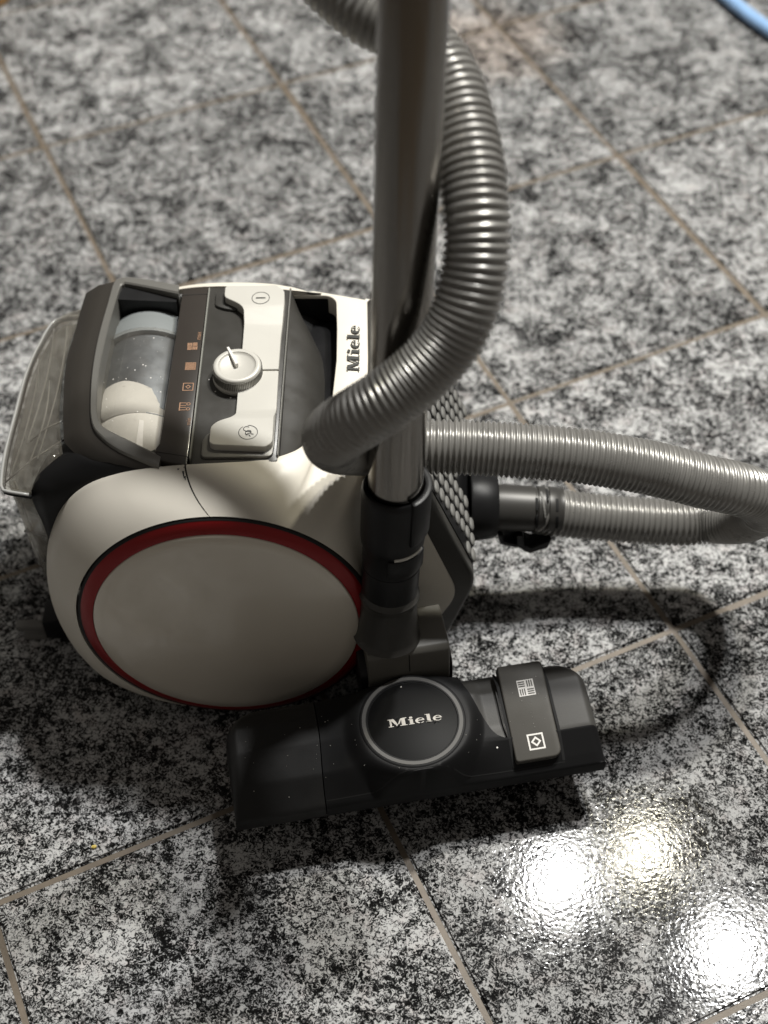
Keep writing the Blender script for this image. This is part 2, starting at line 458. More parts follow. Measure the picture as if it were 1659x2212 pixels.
def shell_rows(a0, a1, n, nt_=14):
    A = [a for a, _ in OUTER]
    pts = []
    for a, p in OUTER:
        r = ringpt(radians(a))
        pts.append(Vector(p) if p else r + Vector((.001 * cos(radians(a)), .0015, .001 * sin(radians(a)))))
    dense = catmull(pts, 10); da = []
    for i in range(len(A) - 1): da += [A[i] + (A[i + 1] - A[i]) * k / 10 for k in range(10)]
    da.append(A[-1])
    def outer(a):
        for i in range(len(da) - 1):
            if da[i] <= a <= da[i + 1]:
                t = (a - da[i]) / (da[i + 1] - da[i]); return dense[i].lerp(dense[i + 1], t)
        return dense[-1]
    rows = []
    for i in range(n + 1):
        a = a0 + (a1 - a0) * i / n
        p0 = ringpt(radians(a)); p2 = outer(a + 4.2 * math.exp(-((a - 91.5) / 11) ** 2))   # the seam leans to the left
        d = p2 - p0
        p1 = p0 + Vector((d.x * .80, d.y * .42, d.z * .80))
        row = [p0 + Vector((0, .006, 0)), p0 + Vector((0, .0015, 0))]
        for k in range(nt_ + 1):
            t = k / nt_
            row.append(p0 * (1 - t) ** 2 + p1 * 2 * t * (1 - t) + p2 * t * t)
        inn = Vector((WC.x, 0, WC.z)) - Vector((p2.x, 0, p2.z)); inn = inn.normalized() if inn.length > 0 else inn
        row.append(p2 + Vector((0, .0016, 0)) + inn * .0006)
        row.append(p2 + Vector((0, .0022, 0)) + inn * .0045)
        rows.append(row)
    return rows
SEAM = 91.5
rA = grid(shell_rows(3, SEAM - .22, 110)); rB = grid(shell_rows(SEAM + .22, 248, 150))
P_('side_shell', rA, 'white_plastic', autos=50)
P_('side_shell', rB, 'white_plastic', autos=50)
def mir_far(vf):      # the far side is slimmer: only its rim shows past the panel
    V = [(p[0], .8755 + (.682 - p[1]) * .3 if p[1] < .682 else .8755 - min(p[1] - .682, .0045), p[2]) for p in vf[0]]
    return V, [tuple(reversed(f)) for f in vf[1]]
full = grid(shell_rows(69, 248, 160)); P_('side_shell', mir_far(full), 'white_plastic', autos=50)
# dark liner just inside the shell so the seam reads as a gap
lin = [[p + Vector((0, .0035, 0)) + (Vector((WC.x, p.y, WC.z)) - p).normalized() * .0025 for p in r[1:-2]] for r in shell_rows(80, 110, 20)]
P_('shell_liner', grid(lin), 'dark_void', smooth=True)
# old scuffs beside the seam
def shell_pt(a, t):
    r = shell_rows(a, a + .01, 1)[0][2:-2]; i = t * (len(r) - 1); k = min(int(i), len(r) - 2)
    return r[k].lerp(r[k + 1], i - k) + Vector((0, -.0002, .0003))
sc = []
for a, t, l, wd in ((92.2, .90, .14, .0010), (93.4, .955, .03, .0012), (91.6, .98, .02, .0008), (92.0, .80, .08, .0009)):
    p, q = shell_pt(a, t), shell_pt(a + .3, t - l); d = Vector((wd, 0, 0))
    sc.append(([p - d, p + d * .6, q + d * .2, q - d * .2], [(0, 1, 2, 3)]))
q_ = P_('shell_scuff', merge(*sc), 'dark_print'); q_['kind'] = 'stuff'
rs2 = random.Random(21); sc = []
for k in range(30):
    a, t = rs2.uniform(176, 206), rs2.uniform(.35, .9); l = rs2.uniform(.01, .05); da_ = rs2.uniform(.3, 2.2); wd_ = rs2.uniform(.00008, .0003)
    p, q = shell_pt(a, t), shell_pt(a + da_, t - l); p.y -= .0004; q.y -= .0004
    d = Vector((0, 0, wd_)); sc.append(([p - d, p + d, q + d * .4, q - d * .4], [(0, 1, 2, 3)]))
q_ = P_('shell_scratch', merge(*sc), 'white_print'); q_['kind'] = 'stuff'

# wheel: black back plate, red ring, pearl cap
def wheel(flip=False):
    fx = (lambda vf: ([(p[0], p[1] - .032, p[2]) for p in mir(vf)[0]], mir(vf)[1])) if flip else (lambda vf: vf)
    prof = [(-.03, .100), (-.03, RR - .002), (-.004, RR), (.0005, RR), (.001, RR - .004)]
    wb = P_('wheel', fx(lathe(WC, wn, prof, 96)), 'tyre', smooth=True)
    rg = [(0, RR - .0014), (.0012, RR - .0022), (.0020, RR - .0036), (.0052, .1022), (.0050, .1008), (.002, .1008)]
    S_('wheel_ring', fx(lathe(WC, wn, rg, 128, cap=False)), 'red_ring', wb, autos=50)
    cp = [(.003, .1006), (.0052, .1004), (.0060, .0996), (.0068, .090), (.0082, .070), (.0094, .045), (.0100, .022), (.0101, .0006)]
    S_('hub_cap', fx(lathe(WC, wn, cp, 128)), 'pearl_cap', wb, smooth=True)
wheel(); wheel(True)

# handle bar across the top (white), with the maker's word
hp = rpoly([(-.0385, .7525), (-.0118, .7525), (-.0112, .8015), (-.0118, .8665), (-.055, .876), (-.074, .8725), (-.074, .8705), (-.043, .8700), (-.0368, .8640), (-.0357, .830), (-.0357, .795)], [0, 0, 0, .003, 0, 0, 0, .006, .005, 0, 0])
hv = prism(hp, (0, 0, 0), (1, 0, 0), (0, 1, 0), (0, 0, 1), .219, .2378)
hv = ([(x, y, z - max(0, (x + .03)) * .12 if z > .23 else z) for x, y, z in hv[0]], hv[1])
bar = P_('handle_bar', hv, 'white_plastic', bevel=.0022, seg=3)
wd = .0505; s_ = wd / WORD_W
ex = Vector((.0008, 1, 0)).normalized(); ey = Vector((-1, 0, .10)).normalized()
S_('logo_lettering', flat([[(x, y * .80) for x, y in p] for p in ortho(word(), s_, 0, 0)], (-.0178, .7835, .2371), ex, ey, .0003), 'logo_print', bar)
# far white rim behind the panel
fr = [[(-.205, .868, .236), (-.205, .874, .238)], [(-.16, .8718, .243), (-.16, .878, .243)], [(-.11, .8732, .2455), (-.11, .879, .244)], [(-.072, .8705, .2385), (-.072, .878, .2375)]]

# right-hand white side panel, front body behind it, exhaust grille
ys = .6795
wp = rpoly([(-.0137, .231), (.012, .2225), (.0317, .1677), (.0590, .0885), (.0340, .0326), (.020, .020), (-.0137, .020)], [0, 0, 0, .016, .01, .004, 0])
P_('front_side_panel', prism(wp, (0, 0, 0), (1, 0, 0), (0, 0, 1), (0, 1, 0), ys, ys + .004), 'white_plastic', bevel=.0012)
fb = rpoly([(-.012, .2325), (.018, .2335), (.031, .2160), (.0714, .1087), (.0705, .092), (.0514, .0255), (.040, .012), (-.012, .012)], [0, .006, 0, .010, .004, .01, .004, 0])
P_('front_body', prism(fb, (0, 0, 0), (1, 0, 0), (0, 0, 1), (0, 1, 0), ys + .0025, 2 * YC - ys - .0025), 'charcoal_plastic', bevel=.0028, seg=3)
P_('front_side_panel', mir(prism(wp, (0, 0, 0), (1, 0, 0), (0, 0, 1), (0, 1, 0), ys, ys + .004)), 'white_plastic', bevel=.0012)
gb = Vector((.0404, 0, -.1073)).normalized(); gn = Vector((-gb.z, 0, gb.x)); g0 = Vector((.031, 0, .216))
def gp(b_, y, h=0): return g0 + gb * b_ + Vector((0, y, 0)) + gn * h
gr = P_('exhaust_grille', prism([(.004, ys + .012), (.110, ys + .012), (.110, .866), (.004, .866)], g0 - Vector((0, 0, 0)), gb, (0, 1, 0), gn, -.001, .0008), 'black_plastic')
bmp = bmesh.new(); bmesh.ops.create_icosphere(bmp, subdivisions=2, radius=1)
for v in bmp.verts:
    c = v.co.copy(); v.co = gb * (c.x * .0041) + Vector((0, 1, 0)) * (c.y * .0068) + gn * (c.z * .0019)
bme = bpy.data.meshes.new('grille_bump'); bmp.to_mesh(bme); bmp.free(); bme.materials.append(MAT['grille_plastic'])
bme.polygons.foreach_set("use_smooth", [True] * len(bme.polygons))
SOCK = Vector((.0, .762, .0974))
for i in range(9):
    for k in range(-3, 13):
        b_ = .0075 + i * .0126; y = ys + .0175 + i * .0022 + k * .0158 - (.0 if i % 2 == 0 else 0)
        if not (ys + .0150 < y < .862 and b_ < .110): continue
        if abs(y - SOCK.y) < .016 and b_ > .075: continue
        o = bpy.data.objects.new('grille_bump', bme); o.location = vac.matrix_world.inverted() @ gp(b_, y, .0016); COL.objects.link(o); o.parent = gr

# hose socket, connector, release lever
HOSE = [(.1276, .7609, .0966), (.1417, .7619, .0909), (.1831, .7614, .0841), (.2415, .758, .0812), (.2727, .7572, .0840), (.2937, .7435, .1017), (.3003, .7235, .1371), (.2903, .701, .1769), (.2647, .6864, .2064), (.2343, .6829, .2203), (.1919, .6844, .2346), (.1407, .6866, .2455), (.0904, .6883, .2508), (.0405, .6904, .2526), (.0073, .6904, .2526), (-.0158, .6805, .2638), (-.0294, .658, .2907), (-.0334, .6339, .3226), (-.028, .6146, .3521), (-.015, .6082, .3701), (.0008, .6088, .3836), (.0206, .6152, .398), (.0373, .6236, .4141), (.0482, .6329, .4323), (.054, .6445, .451), (.0561, .6553, .4665), (.0555, .6697, .4823), (.0533, .6909, .496), (.049, .7157, .5075), (.0419, .7398, .5184), (.0293, .7607, .528), (.0114, .7752, .5348), (-.0095, .788, .5402), (-.0305, .8059, .5499), (-.05, .8267, .5671), (-.07, .85, .592)]
so = Vector((.062, .762, .1010)); sd = (Vector((.1276, .7609, .0966)) - so).normalized()
sk = P_('hose_socket', lathe(so, Vector((1, 0, -.02)), [(.0085, .0270), (.0090, .0295), (.0105, .0300), (.022, .0285), (.030, .0270), (.0318, .0255), (.0318, .018)], 64), 'black_plastic', autos=40)
cn = P_('hose_connector', lathe(so, sd, [(.028, .0186), (.034, .0196), (.062, .0192), (.0625, .0180), (.0645, .0180), (.065, .0194), (.071, .0194), (.0715, .0182), (.0735, .0182), (.074, .0195), (.081, .0195), (.082, .0188), (.086, .0188)], 64), 'connector_plastic', autos=40)
x_, y_, d_ = frame_of(sd)
sl = []
def band(s0, s1, a0, a1, r0, r1, n=8, skew=0.):
    P = []
    for i in range(n + 1):
        a = radians(a0 + (a1 - a0) * i / n); c = Vector((0, -cos(a), sin(a))); o_ = so + sd * (skew * i / n)
        P.append([o_ + sd * s0 + c * r0, o_ + sd * s0 + c * r1, o_ + sd * s1 + c * r1, o_ + sd * s1 + c * r0])
    V, F = grid(P, closed_v=True); F.append((0, 1, 2, 3)); k = n * 4; F.append((k + 3, k + 2, k + 1, k)); return V, F
for s0, a0, a1 in ((.0628, 48, 78), (.0628, 2, 34), (.0718, 70, 110), (.0795, 48, 78), (.0795, 2, 34)):
    sl.append(band(s0, s0 + .0022, a0, a1, .0185, .0200))
S_('connector_tab', merge(band(.0700, .0716, 30, 96, .0185, .0203, skew=-.003), *[band(.0632 + k * .0080, .0650 + k * .0080, -14, -4, .0185, .0202) for k in range(3)]), 'grille_plastic', cn)
S_('connector_slot', merge(*sl), 'dark_void', cn)
# release lever under the connector: a forked bracket with two gaps
lv = []
ly0, ly1 = .742, .758
def lev(pts): lv.append(prism(pts, (0, 0, 0), (1, 0, 0), (0, 0, 1), (0, 1, 0), ly0, ly1))
lev([(.094, .0865), (.097, .0735), (.1115, .0680), (.1140, .0715), (.1000, .0765), (.0985, .0845)])
lev([(.110, .0845), (.1115, .0690), (.1165, .0665), (.1180, .0700), (.1155, .0845)])
lev([(.1165, .0665), (.1225, .0605), (.1375, .0680), (.1395, .0790), (.1365, .0765), (.1240, .0680), (.1180, .0715)])
S_('release_lever', merge(*lv), 'black_plastic', cn, bevel=.0006, seg=1)

HP = catmull(HOSE, 16)
HPr, HL = resample(HP, .0005)
def build_hose():
    P, L = resample(HP, .00072)
    n = len(P); ph = 0.; radii = []
    cum = 0.
    for i in range(n):
        s = i / n * L
        # the loop in front of the tube is stretched, the rest sits tight
        z = P[i].z
        k = min(1, max(0, (z - .40) / .06))
        pitch = (.0039 + .0014 * k) * (1 + .05 * sin(s * 61) + .03 * sin(s * 143))
        if s < .2: pitch = .0047
        ph += (L / n) / pitch
        f = ph - math.floor(ph)
        c = abs(2 * f - 1)                   # 0 crest .. 1 valley
        prof = 1 - c ** 1.7
        radii.append(.0175 + .0027 * prof)
    return sweep(P, lambda i: radii[i], 44, cap=True)
hz = P_('suction_hose', build_hose(), 'hose_plastic', smooth=True)

# top control panel
pz = .2440
pp = [(-.1392, .6848), (-.1365, .6832), (-.110, .6832), (-.082, .6850), (-.0765, .6862), (-.0735, .8705), (-.095, .874), (-.1385, .8745)]
cp_ = P_('control_panel', prism(pp, (0, 0, 0), (1, 0, 0), (0, 1, 0), (0, 0, 1), .20, pz), 'charcoal_plastic', bevel=.0012)
# fine light ridge at the panel's right edge
P_('panel_ridge', prism([(-.0772, .6900), (-.0758, .6900), (-.0725, .8700), (-.0739, .8700)], (0, 0, 0), (1, 0, 0), (0, 1, 0), (0, 0, 1), .236, .2462), 'gunmetal', bevel=.0004, seg=1)
P_('panel_ridge', prism([(-.1402, .6870), (-.1390, .6870), (-.1378, .8715), (-.1390, .8715)], (0, 0, 0), (1, 0, 0), (0, 1, 0), (0, 0, 1), .236, .2466), 'grey_trim', bevel=.0004, seg=1)

# two rocker buttons, stepped
def button(name, outline, r, z0, z1, taper, m='silver_plastic'):
    po = rpoly(outline, r, 4)
    n = len(po); c = (sum(p[0] for p in po) / n, sum(p[1] for p in po) / n)
    V, F = prism(po, (0, 0, 0), (1, 0, 0), (0, 1, 0), (0, 0, 1), z0, z1)
    return V, F
def step_z(y): # buttons dip in the middle near the dial and rise to the ends
    def ss(a, b_, v):
        t = min(1, max(0, (v - a) / (b_ - a))); return t * t * (3 - 2 * t)
    return .2488 + .0042 * ss(.822, .843, y) + .0042 * (1 - ss(.7195, .7330, y))
def stepped(outline, r, bev):
    # outline extruded from the panel and cut in rows so the steps are real faces
    po = rpoly(outline, r, 4)
    bm = bmesh.new()
    f = bm.faces.new([bm.verts.new((x, y, .243)) for x, y in po])
    for yc in (.7195, .7225, .7295, .733, .822, .826, .839, .843):
        bmesh.ops.bisect_plane(bm, geom=bm.verts[:] + bm.edges[:] + bm.faces[:], plane_co=(0, yc, 0), plane_no=(0, 1, 0))
    ret = bmesh.ops.extrude_face_region(bm, geom=bm.faces[:])
    for v in [g for g in ret['geom'] if isinstance(g, bmesh.types.BMVert)]: v.co.z = step_z(v.co.y)
    bm.normal_update()
    V = [v.co.to_tuple() for v in bm.verts]; bm.verts.index_update(); F = [tuple(v.index for v in f.verts) for f in bm.faces]
    bm.free(); return V, F
ptA = [(-.1246, .8655), (-.1245, .8524), (-.1131, .8450), (-.1086, .8396), (-.1078, .8256), (-.1077, .7750), (-.0789, .7750), (-.0784, .8113), (-.0768, .8428), (-.0772, .8600), (-.0842, .8660)]
btA = P_('power_button', stepped(ptA, [.003, .003, .006, .006, 0, .001, .001, 0, 0, .006, 0], .001), 'silver_plastic', bevel=.0019, seg=1)
ptB = [(-.1084, .7735), (-.0788, .7735), (-.0788, .7335), (-.0800, .7219), (-.0800, .6960), (-.0850, .6920), (-.1222, .6945), (-.1257, .6970), (-.1256, .7124), (-.1210, .7177), (-.1111, .7222), (-.1086, .7268)]
btB = P_('cord_button', stepped(ptB, [.001, .001, 0, 0, .007, 0, .002, .002, .003, .004, .004, .004], .001), 'silver_plastic', bevel=.0019, seg=1)
# lower grey skirt round the cord button
sk2 = rpoly([(-.0788, .733), (-.0792, .7000), (-.0800, .6880), (-.1318, .6880), (-.1320, .7041), (-.1295, .7105), (-.1255, .7130), (-.120, .720), (-.110, .724)], [0, 0, .007, .004, .004, .003, 0, 0, 0])
P_('button_skirt', prism(sk2, (0, 0, 0), (1, 0, 0), (0, 1, 0), (0, 0, 1), .243, .2468), 'gunmetal', bevel=.0012, seg=2)
sk3 = rpoly([(-.1330, .8655), (-.1325, .8500), (-.1250, .846), (-.1150, .8440), (-.112, .850), (-.120, .8655)], .003)
P_('button_skirt', prism(sk3, (0, 0, 0), (1, 0, 0), (0, 1, 0), (0, 0, 1), .243, .2466), 'charcoal_plastic', bevel=.0012, seg=2)
# printed symbols
ic = ringpoly(0, 0, .0066, .0071, n=32) + [R4(-.0038, -.0006, .0038, .0006)]
S_('symbol', flat(ic, (-.0957, .8506, .25305), (1, 0, 0), (0, 1, 0)), 'logo_print', btA)
ic = ringpoly(0, 0, .0066, .0071, a0=-235, a1=95, n=32) + ringpoly(-.0012, .0034, .0020, .0025, a0=40, a1=260, n=12) + ringpoly(.0004, -.0006, .0021, .0026, a0=30, a1=250, n=14) \
    + [R4(-.0018, .0006, .0024, .0011), [(.0018, -.0016), (.0040, -.0024), (.0042, -.0019), (.0020, -.0011)], [(.0004, -.0026), (.0018, -.0044), (.0022, -.0041), (.0008, -.0023)], [(-.0010, -.0024), (.0026, -.0004), (.0023, .0001), (-.0013, -.0019)]]
S_('symbol', flat(ic, (-.0980, .7060, .25305), (1, 0, 0), (0, 1, 0)), 'dark_print', btB)

# dial with a dished top and a pointer
dc = Vector((-.1095, .7712, 0)); dz = Vector((0, 0, 1))
dial = P_('dial', lathe((dc.x, dc.y, .2440), dz, [(0, .0192), (.002, .0192), (.0025, .0186), (.0124, .0181), (.0134, .0174), (.0138, .0160), (.0135, .0144), (.0126, .0139), (.0119, .0120), (.0109, .0070), (.0106, .0008)], 72), 'silver_plastic', autos=50)
pd = Vector((-.40, .92, 0)).normalized(); pq = Vector((-pd.y, pd.x, 0))
S_('pointer', prism(rpoly([(-.0012, .000), (.0012, .000), (.0010, .0200), (-.0010, .0200)], .0004), (dc.x, dc.y, .2440), pq, pd, dz, .0102, .0148), 'white_print', dial, bevel=.0004, seg=1)
kn = []
for i in range(84):
    a = 2 * pi * i / 84; r = Vector((cos(a), sin(a), 0)); t = Vector((-sin(a), cos(a), 0))
    kn.append(prism([(-.00028, .004), (.00028, .004), (.00028, .0116), (-.00028, .0116)], dc + Vector((0, 0, .2440)), t, dz, r, .0175, .01885))
k_ = S_('knurling', merge(*kn), 'gunmetal', dial); k_["kind"] = "stuff"
dots = []
for ang in (150, 186, 222, 258, 290):
    a = radians(ang); c = dc + Vector((cos(a), sin(a), 0)) * .0222
    dots.append(lathe((c.x, c.y, .2441), dz, [(0, .0006), (.0004, .0005)], 10))
S_('scale_dot', merge(*dots), 'white_print', cp_)

# brown indicator strip with copper symbols
br = [(-.1655, .6880), (-.1412, .6818), (-.1393, .8722), (-.1600, .8722), (-.1632, .7035), (-.1655, .6985)]
strip = P_('indicator_strip', prism(br, (0, 0, 0), (1, 0, 0), (0, 1, 0), (0, 0, 1), .205, .2452), 'brown_panel', bevel=.0014, seg=2)
P_('strip_joint', prism([(-.1658, .6948), (-.1405, .6895), (-.1405, .6901), (-.1658, .6954)], (0, 0, 0), (1, 0, 0), (0, 1, 0), (0, 0, 1), .2448, .24535), 'dark_void')
P_('strip_joint', prism([(-.1600, .8632), (-.1390, .8645), (-.1390, .8650), (-.1600, .8637)], (0, 0, 0), (1, 0, 0), (0, 1, 0), (0, 0, 1), .2448, .24535), 'dark_void')
def sq(x, y, h, polys): S_('symbol', flat(polys, (x, y, .2452), (1, 0.0, 0), (0, 1, 0), .0002), 'copper_print', strip)
h = .0041
parq = []
for qx in (-1, 0):
    for qy in (-1, 0):
        for i in range(3):
            a = (i + .12) / 3; b_ = (i + .88) / 3
            if (qx + qy) % 2 == 0: parq.append(R4(qx * h + .0003, (qy + a) * h, (qx + 1) * h - .0003, (qy + b_) * h))
            else: parq.append(R4((qx + a) * h, qy * h + .0003, (qx + b_) * h, (qy + 1) * h - .0003))
sq(-.1469, .8045, h, parq)
carp = []
for i in range(8): carp.append(R4(-h, -h + i * h / 4, h, -h + (i + .72) * h / 4))
sq(-.1466, .7828, h, carp)
def frame_sq(h, t): return [R4(-h, -h, -h + t, h), R4(h - t, -h, h, h), R4(-h + t, -h, h - t, -h + t), R4(-h + t, h - t, h - t, h)]
dia = []
for k in range(4):
    a0, a1 = k * pi / 2, (k + 1) * pi / 2
    dia.append([(.0022 * cos(a0), .0022 * sin(a0)), (.0022 * cos(a1), .0022 * sin(a1)), (.0013 * cos(a1), .0013 * sin(a1)), (.0013 * cos(a0), .0013 * sin(a0))])
sq(-.1467, .7606, h, frame_sq(h, .0007) + dia)
cur = [R4(-.0046, -.0042, -.0038, .0042)] + [R4(-.0038, y0, .0006, y0 + .0006) for y0 in (-.0038, -.0012, .0008, .0034)] + ringpoly(.0022, .0026, .0010, .0016, n=10) + ringpoly(.0022, -.0026, .0010, .0016, n=10)
sq(-.1472, .7400, h, cur)
for txt, x, y in (("min", -.1434, .7245), ("max", -.1428, .8160)):
    V, F = text_mesh(txt, .0052)
    S_('symbol', (on_plane(V, (x, y, .2452), (0, 1, 0), (-1, 0, 0), .0003), F), 'copper_print', strip)

# hand recess under the handle bar: grey sloping bowl and a black slot
bw = []
for i in range(33):
    y = .6895 + (.8715 - .6895) * i / 32
    xe = lerp_tab([(.6895, -.0620), (.7000, -.0565), (.7150, -.0515), (.7381, -.0477), (.7574, -.0463), (.7923, -.0467), (.8181, -.0494), (.8449, -.0592), (.8725, -.0728)], y)
    row = []
    for k in range(9):
        t = k / 8; row.append((-.0752 + (.0026 * i / 32) + (xe + .0752) * t, y, .2412 - .0115 * t - .0125 * t ** 4))
    bw.append(row)
P_('hand_recess', grid(bw), 'charcoal_plastic', smooth=True)
P_('recess_floor', prism([(-.080, .690), (-.030, .690), (-.030, .872), (-.080, .872)], (0, 0, 0), (1, 0, 0), (0, 1, 0), (0, 0, 1), .165, .172), 'dark_void')
le = catmull([Vector(p) for p in ((-.0660, .6990, 0), (-.0520, .7130, 0), (-.0430, .7330, 0), (-.0388, .7525, 0), (-.0362, .7950, 0), (-.0362, .8300, 0), (-.0372, .8630, 0), (-.0430, .8692, 0), (-.0560, .8697, 0), (-.0740, .8700, 0))], 6)
P_('recess_wall', grid([[p + Vector((0, 0, z)) for z in (.165, .20, .2345 if p.y > .75 else .2290)] for p in le]), 'black_plastic', autos=50)

# dust box: gunmetal lifting frame, dark wall, black cheek, clear bin, cyclone drum and filter
FO = [(-.1635, .8771), (-.2014, .8889), (-.2120, .8888), (-.2175, .8836), (-.2197, .8591), (-.2226, .8206), (-.2228, .7861), (-.2208, .7573), (-.2170, .7304), (-.2098, .7154), (-.193, .6991), (-.1616, .6803)]
FI = [(-.1630, .8655), (-.2040, .8800), (-.2085, .8798), (-.2111, .8760), (-.2135, .8519), (-.2157, .8204), (-.2166, .7835), (-.2144, .7495), (-.2107, .7300), (-.2035, .7205), (-.1823, .7063), (-.1605, .6915)]
FO3 = catmull([Vector((x, y, 0)) for x, y in FO], 4); FI3 = catmull([Vector((x, y, 0)) for x, y in FI], 4)
def fz(x): return .2455 - max(0, -.165 - x) * .05
rows = []
for a, b_ in zip(FO3, FI3):
    rows.append([(a.x, a.y, fz(a.x) - .004), (a.x + (b_.x - a.x) * .06, a.y + (b_.y - a.y) * .06, fz(a.x) - .0008), (a.x + (b_.x - a.x) * .18, a.y + (b_.y - a.y) * .18, fz(a.x)), (a.x + (b_.x - a.x) * .82, a.y + (b_.y - a.y) * .82, fz(b_.x)), (a.x + (b_.x - a.x) * .96, a.y + (b_.y - a.y) * .96, fz(b_.x) - .001), (b_.x, b_.y, fz(b_.x) - .004), (b_.x + (b_.x - a.x) * .05, b_.y + (b_.y - a.y) * .05, .226), (b_.x, b_.y, .195)])
V, F = grid(rows)
n = 8; L_ = len(rows)
F.append(tuple(range(0, n))); F.append(tuple(range((L_ - 1) * n + n - 1, (L_ - 1) * n - 1, -1)))
P_('lifting_frame', (V, F), 'gunmetal', autos=28)
W0 = [(-.1700, .8850, .226), (-.2200, .8930, .225), (-.2409, .8896, .225), (-.2440, .8845, .225), (-.2467, .839, .225), (-.2484, .8225, .225), (-.2482, .7966, .225), (-.2453, .7674, .225), (-.241, .7358, .225), (-.2358, .7200, .225), (-.212, .6985, .2265), (-.1640, .6795, .232)]
# sloping outer wall from the frame's outer edge down
W3 = catmull([Vector(p) for p in W0], 4)
rows = []
for a, b_ in zip(FO3, W3):
    top = Vector((a.x, a.y, fz(a.x) - .0035))
    mid = top.lerp(b_, .5) + Vector((0, 0, .0025)) + Vector((b_.x - top.x, b_.y - top.y, 0)) * .06
    rows.append([top + Vector((.002, 0, 0)) * 0, top.lerp(mid, .5), mid, mid.lerp(b_, .6), b_, b_ + Vector((.006, 0, -.002)), b_ + Vector((.02, 0, -.03))])
P_('frame_wall', grid(rows), 'frame_wall', autos=45)
# black cheek between bin and side shell
ck = [(-.2360, .7200, .2255), (-.2475, .7100, .2220), (-.2545, .7020, .2150), (-.2600, .6945, .2085), (-.2630, .6910, .2010), (-.2625, .6900, .1930), (-.2585, .6895, .1620), (-.2600, .6930, .1250)]
CK = catmull([Vector(p) for p in ck], 5)
inn = catmull([Vector(p) for p in [(-.1640, .6800, .238), (-.1800, .6830, .2330), (-.1950, .6850, .2270), (-.2100, .6862, .2190), (-.2220, .6875, .2080), (-.2330, .6885, .1960), (-.2430, .6895, .1800), (-.2520, .6915, .1250)]], 5)
outr = catmull([Vector(p) for p in [(-.1640, .6815, .2400), (-.1950, .6935, .2345), (-.2120, .7000, .2300), (-.2300, .7080, .2270), (-.2545, .7010, .2165), (-.2630, .6915, .2020), (-.2600, .6900, .1680), (-.2605, .6930, .1250)]], 5)
rows = []
for a, b_ in zip(outr, inn): rows.append([a + Vector((0, .030, -.012)), a, a.lerp(b_, .35), a.lerp(b_, .7), b_ + Vector((0, .0015, -.003)), b_ + Vector((.004, .006, -.016))])
P_('bin_cheek', grid(rows), 'black_plastic', smooth=True)
# clear bin: shoulder, rim coloured pale as its highlight, lower chamber
R0 = [(-.232, .8750, .221), (-.2440, .8700, .221), (-.2500, .8390, .221), (-.2510, .8000, .221), (-.2490, .7650, .221), (-.2440, .7350, .221), (-.2400, .7170, .221)]
RIM = [(-.246, .8840, .205), (-.2700, .8800, .205), (-.2800, .8500, .205), (-.2855, .8173, .205), (-.2872, .7758, .205), (-.2885, .7300, .205), (-.2862, .6990, .205), (-.2820, .6935, .205), (-.2640, .6895, .205)]
R0c = catmull([Vector(p) for p in R0], 8); RMc = catmull([Vector(p) for p in RIM], 6)
R0c, _ = resample(R0c, .005); RMc, _ = resample(RMc, .005)
N_ = 44
def pick(P, i, n): 
    t = i / (n - 1) * (len(P) - 1); k = min(int(t), len(P) - 2); return P[k].lerp(P[k + 1], t - k)
rows = []
for i in range(N_):
    a, b_ = pick(R0c, i, N_), pick(RMc, i, N_)
    rows.append([a, a.lerp(b_, .3) + Vector((0, 0, .0035)), a.lerp(b_, .62) + Vector((0, 0, .0042)), a.lerp(b_, .88) + Vector((0, 0, .0028)), b_])
bin_ = P_('dust_bin', grid(rows), 'clear_plastic', smooth=True, solid=.0016)
S_('bin_rim', sweep([p for p in RMc], lambda i: .0013, 8), 'edge_highlight', bin_, smooth=True)
S_('bin_seal', sweep([p + Vector((.0012, .0005, -.0030)) for p in RMc], lambda i: .0016, 8), 'black_plastic', bin_, smooth=True)
c0 = Vector((-.2, .785, 0)); rows = []
for i in range(N_):
    b_ = pick(RMc, i, N_)
    def ins(f, z): return Vector((c0.x + (b_.x - c0.x) * f, c0.y + (b_.y - c0.y) * f, z))
    rows.append([ins(.95, .2010), ins(.94, .165), ins(.93, .120), ins(.90, .085), ins(.84, .058), ins(.6, .050)])
S_('bin_chamber', grid(rows), 'scuffed_plastic', bin_, smooth=True, solid=.0016)
# pale ribs in the bin, standing in for glints on the plastic
rb = []
for y0, y1, dx in ((.715, .86, -.006), (.712, .80, -.0125), (.735, .862, -.018), (.705, .835, -.026)):
    Q = [Vector((-.252 + dx + .004 * sin((t - .1) * 3), y0 + (y1 - y0) * t, .2185 - abs(dx) * .38)) for t in [k / 10 for k in range(11)]]
    rb.append(sweep(Q, lambda i: .0007, 8))
for x0, y0, x1, y1, z in ((-.2450, .7520, -.2700, .7400, .2185), (-.2420, .7350, -.2840, .7000, .2160)):
    rb.append(sweep([Vector((x0, y0, z)), Vector(((x0 + x1) / 2, (y0 + y1) / 2, z - .002)), Vector((x1, y1, z - .010))], lambda i: .0007, 8))
S_('highlight_rib', merge(*rb), 'edge_highlight', bin_, smooth=True)
st = []
for a, b_ in (((-.280, .700, .150), (-.245, .700, .135)), ((-.282, .716, .190), (-.272, .700, .110)), ((-.278, .705, .120), (-.250, .697, .100)), ((-.285, .73, .13), (-.278, .705, .10))):
    st.append(sweep([Vector(a), Vector(b_)], lambda i: .0012, 8))
S_('highlight_rib', merge(*st), 'edge_highlight', bin_, smooth=True)
